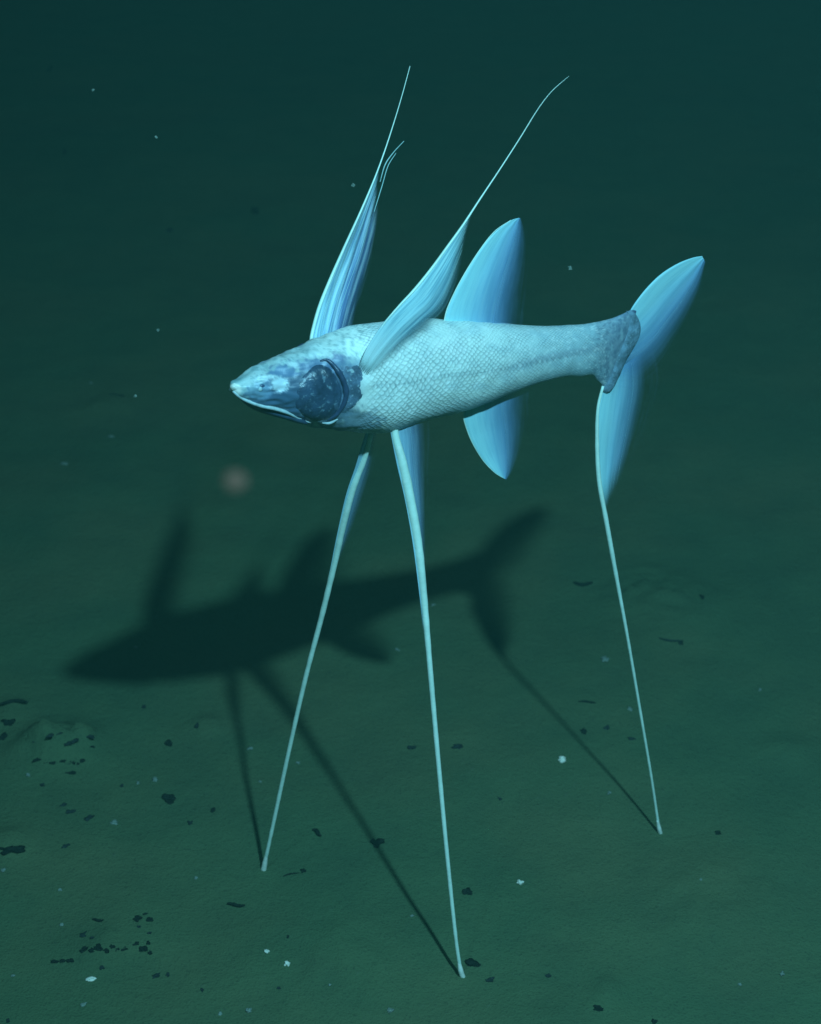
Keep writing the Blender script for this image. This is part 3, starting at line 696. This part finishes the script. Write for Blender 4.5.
for i, (px, py, w, h) in enumerate([(84, 950, 11, 6), (92, 951, 7, 5), (98, 948, 10, 7), (106, 951, 7, 6), (112, 947, 7, 5), (117, 950, 6, 4), (124, 949, 9, 4), (83, 935, 11, 5), (92, 938, 6, 3),
                                     (136, 944, 8, 5), (143, 949, 10, 8), (150, 953, 7, 5), (148, 943, 5, 4), (138, 919, 9, 7), (150, 920, 7, 6), (145, 914, 6, 3), (150, 933, 5, 3), (139, 927, 5, 3)]):
    tag(lump('dark_crumb', px, py, w * .86, h * .8, M['dark'] if i not in (7, 8, 16, 17) else M['faint'], .55, .4, random.random(), 'chip', 60 + i), cluster_label(px, py), 'crumb', 'crumb cluster at lower left')
for i, (px, py, w, h) in enumerate([(55, 962, 11, 4), (62, 961, 8, 4), (70, 961, 8, 6)]):
    tag(lump('dark_crumb', px, py, w * .86, h * .8, M['dark'], .5, .4, .2 * i, 'chip', 90 + i), ('left', 'middle', 'right')[i] + ' black crumb of the short row left of the lower cluster', 'crumb', 'short crumb row at lower left')
for i, (px, py, w, h) in enumerate([(102, 968, 5, 4), (156, 976, 9, 4), (168, 975, 4, 4), (71, 812, 9, 4), (42, 785, 6, 3), (89, 818, 12, 4), (64, 805, 7, 3), (122, 786, 4, 4), (66, 846, 9, 3), (190, 823, 6, 4), (202, 990, 3, 4), (279, 988, 4, 3), (500, 799, 4, 3), (8, 1021, 4, 4), (50, 736, 9, 4), (60, 733, 8, 3), (36, 741, 7, 5), (75, 741, 9, 4), (58, 748, 11, 4), (44, 751, 9, 4), (90, 737, 8, 4), (68, 744, 8, 3), (31, 733, 6, 5), (52, 756, 10, 3), (84, 748, 7, 3)]):
    tag(lump('muddy_crumb', px, py, w, h, M['faint'], .5, .4, random.random(), 'chip', 110 + i), 'small dull grey crumb half sunk in the mud', 'crumb', 'dull crumbs half sunk in the mud')
PALE = [(520, 883, 8, 4.5, 'bright pale grain right of the nearest foot, well above it'), (287, 964, 6, 6, 'brightest pale grain at the bottom, between the two front feet'),
 (267, 952, 5, 4, 'pale grain just above and left of the brightest bottom grain'), (390, 1011, 9, 4, 'oval pale grain at the bottom left of the nearest foot'),
 (249, 1011, 6, 4, 'dull pale grain at the bottom below the front feet'), (220, 1014, 5, 3, 'dull pale grain at the bottom, leftmost under the far front foot'),
 (91, 979, 6, 8, 'pale grain below the crumb cluster at lower left'), (83, 1005, 5, 5, 'dull pale grain lowest at lower left'), (562, 760, 9, 6, 'curved pale chip left of the rear leg'),
 (609, 793, 4, 4, 'tiny pale grain left of the rear leg below the curved chip'), (782, 974, 5, 5, 'dull pale grain at the lower right of the frame'),
 (52, 742, 5, 5, 'pale grain on top of the low mud mound'), (50, 750, 6, 3, 'pale grain on the front of the low mud mound'),
 (136, 648, 4, 3.5, 'pale grain inside the shadow of the head'), (397, 650, 4, 4, 'pale grain at the tip of the shadow of the anal fin')]
for i, (px, py, w, h, lab) in enumerate(PALE):
    tag(lump('pale_grain', px, py, w, h, M['pale'] if i in (0, 1, 2, 6, 8) else M['palefaint'], .4, .7, .3 * i, 'chip', i + 150), lab, 'grain', 'pale grains on the seabed')
for i, (px, py, w) in enumerate([(138, 783, 4), (155, 780, 6), (114, 823, 7), (60, 890, 4), (62, 925, 4), (13, 976, 4), (3, 871, 5), (250, 749, 5), (260, 782, 3), (298, 763, 4), (412, 916, 4), (196, 878, 4),
                                  (605, 660, 8), (630, 709, 5), (91, 383, 3), (111, 437, 4), (65, 464, 5), (433, 605, 4), (760, 690, 4), (700, 880, 4), (28, 775, 5), (330, 985, 3), (740, 985, 4)]):
    tag(lump('dull_grain', px, py, w, w * .75, M['palefaint'], .4, .6, .5 * i, 'chip', i + 190), 'tiny dull pale speck lying on the mud', 'grain', 'dull specks on the mud')

# marine snow hanging in the lit water
for i, (px, py, r, f, lab) in enumerate([(156, 137, 1.5, 1.3, 'bright speck drifting in the water left of the long fin rays'), (93, 90, 1.5, 1.45, 'speck drifting in the water near the top left corner'),
        (353, 185, 1.9, 1.25, 'speck drifting in the water left of the far pectoral fin'), (570, 268, 2.1, 1.4, 'speck drifting in the water between the dorsal fin and the tail'),
        (158, 330, 1.4, 1.5, 'faint speck drifting in the water above and left of the snout'), (135, 396, 1.4, 1.2, 'faint speck drifting in the water left of the snout')]):
    bm = bmesh.new(); bmesh.ops.create_icosphere(bm, subdivisions=2, radius=r * f / FPX)
    for v in bm.verts: v.co *= 1 + .8 * noise.noise(v.co * 900 + Vector((i, 0, 0)))
    me = bpy.data.meshes.new('drifting_speck'); bm.to_mesh(me); bm.free(); me.materials.append(M['palefaint'])
    o = link(bpy.data.objects.new('drifting_speck', me)); o.location = CAM + ray(px, py) * f
    tag(o, lab, 'speck', 'specks drifting in the water')

# small pink drifting jelly close to the lens side of the fish, out of focus
def jelly():
    m, nt, out = mat('pink_jelly')
    d = N(nt, 'ShaderNodeBsdfDiffuse'); d.inputs[0].default_value = (.46, .20, .15, 1)
    t = N(nt, 'ShaderNodeBsdfTransparent'); mx = N(nt, 'ShaderNodeMixShader'); mx.inputs[0].default_value = .26
    nt.links.new(t.outputs[0], mx.inputs[1]); nt.links.new(d.outputs[0], mx.inputs[2]); nt.links.new(mx.outputs[0], out.inputs[0])
    bm = bmesh.new(); bmesh.ops.create_icosphere(bm, subdivisions=3, radius=.0021)
    for v in bm.verts: v.co = Vector((v.co.x * 1.1, v.co.y, v.co.z * .9)) * (1 + .3 * noise.noise(v.co * 300))
    me = bpy.data.meshes.new('drifting_particle'); bm.to_mesh(me); bm.free(); me.materials.append(m)
    me.polygons.foreach_set('use_smooth', [True] * len(me.polygons))
    o = link(bpy.data.objects.new('drifting_particle', me)); o.location = CAM + ray(234, 481) * .36
    tag(o, 'blurred pinkish particle drifting in the water below the snout', 'particle')
jelly()

# ------------------------------------------------------------------ the water itself: one box of even, pale haze
def haze():
    m, nt, out = mat('sea_water'); v = N(nt, 'ShaderNodeVolumePrincipled'); nt.links.new(v.outputs[0], out.inputs['Volume'])
    v.inputs['Color'].default_value = (.25, .80, .66, 1); v.inputs['Density'].default_value = .048; v.inputs['Anisotropy'].default_value = 0.0
    x0, x1, y0, y1, z0, z1 = -18.5, 18.5, -17, 20, -1.2, 1.9
    V = [(x, y, z) for z in (z0, z1) for y in (y0, y1) for x in (x0, x1)]
    F = [(0, 2, 3, 1), (4, 5, 7, 6), (0, 1, 5, 4), (2, 6, 7, 3), (0, 4, 6, 2), (1, 3, 7, 5)]
    o = mesh_obj('haze', V, F, m, smooth=False); o['kind'] = 'stuff'; o['label'] = 'blue green sea water that veils the far seabed'
haze()
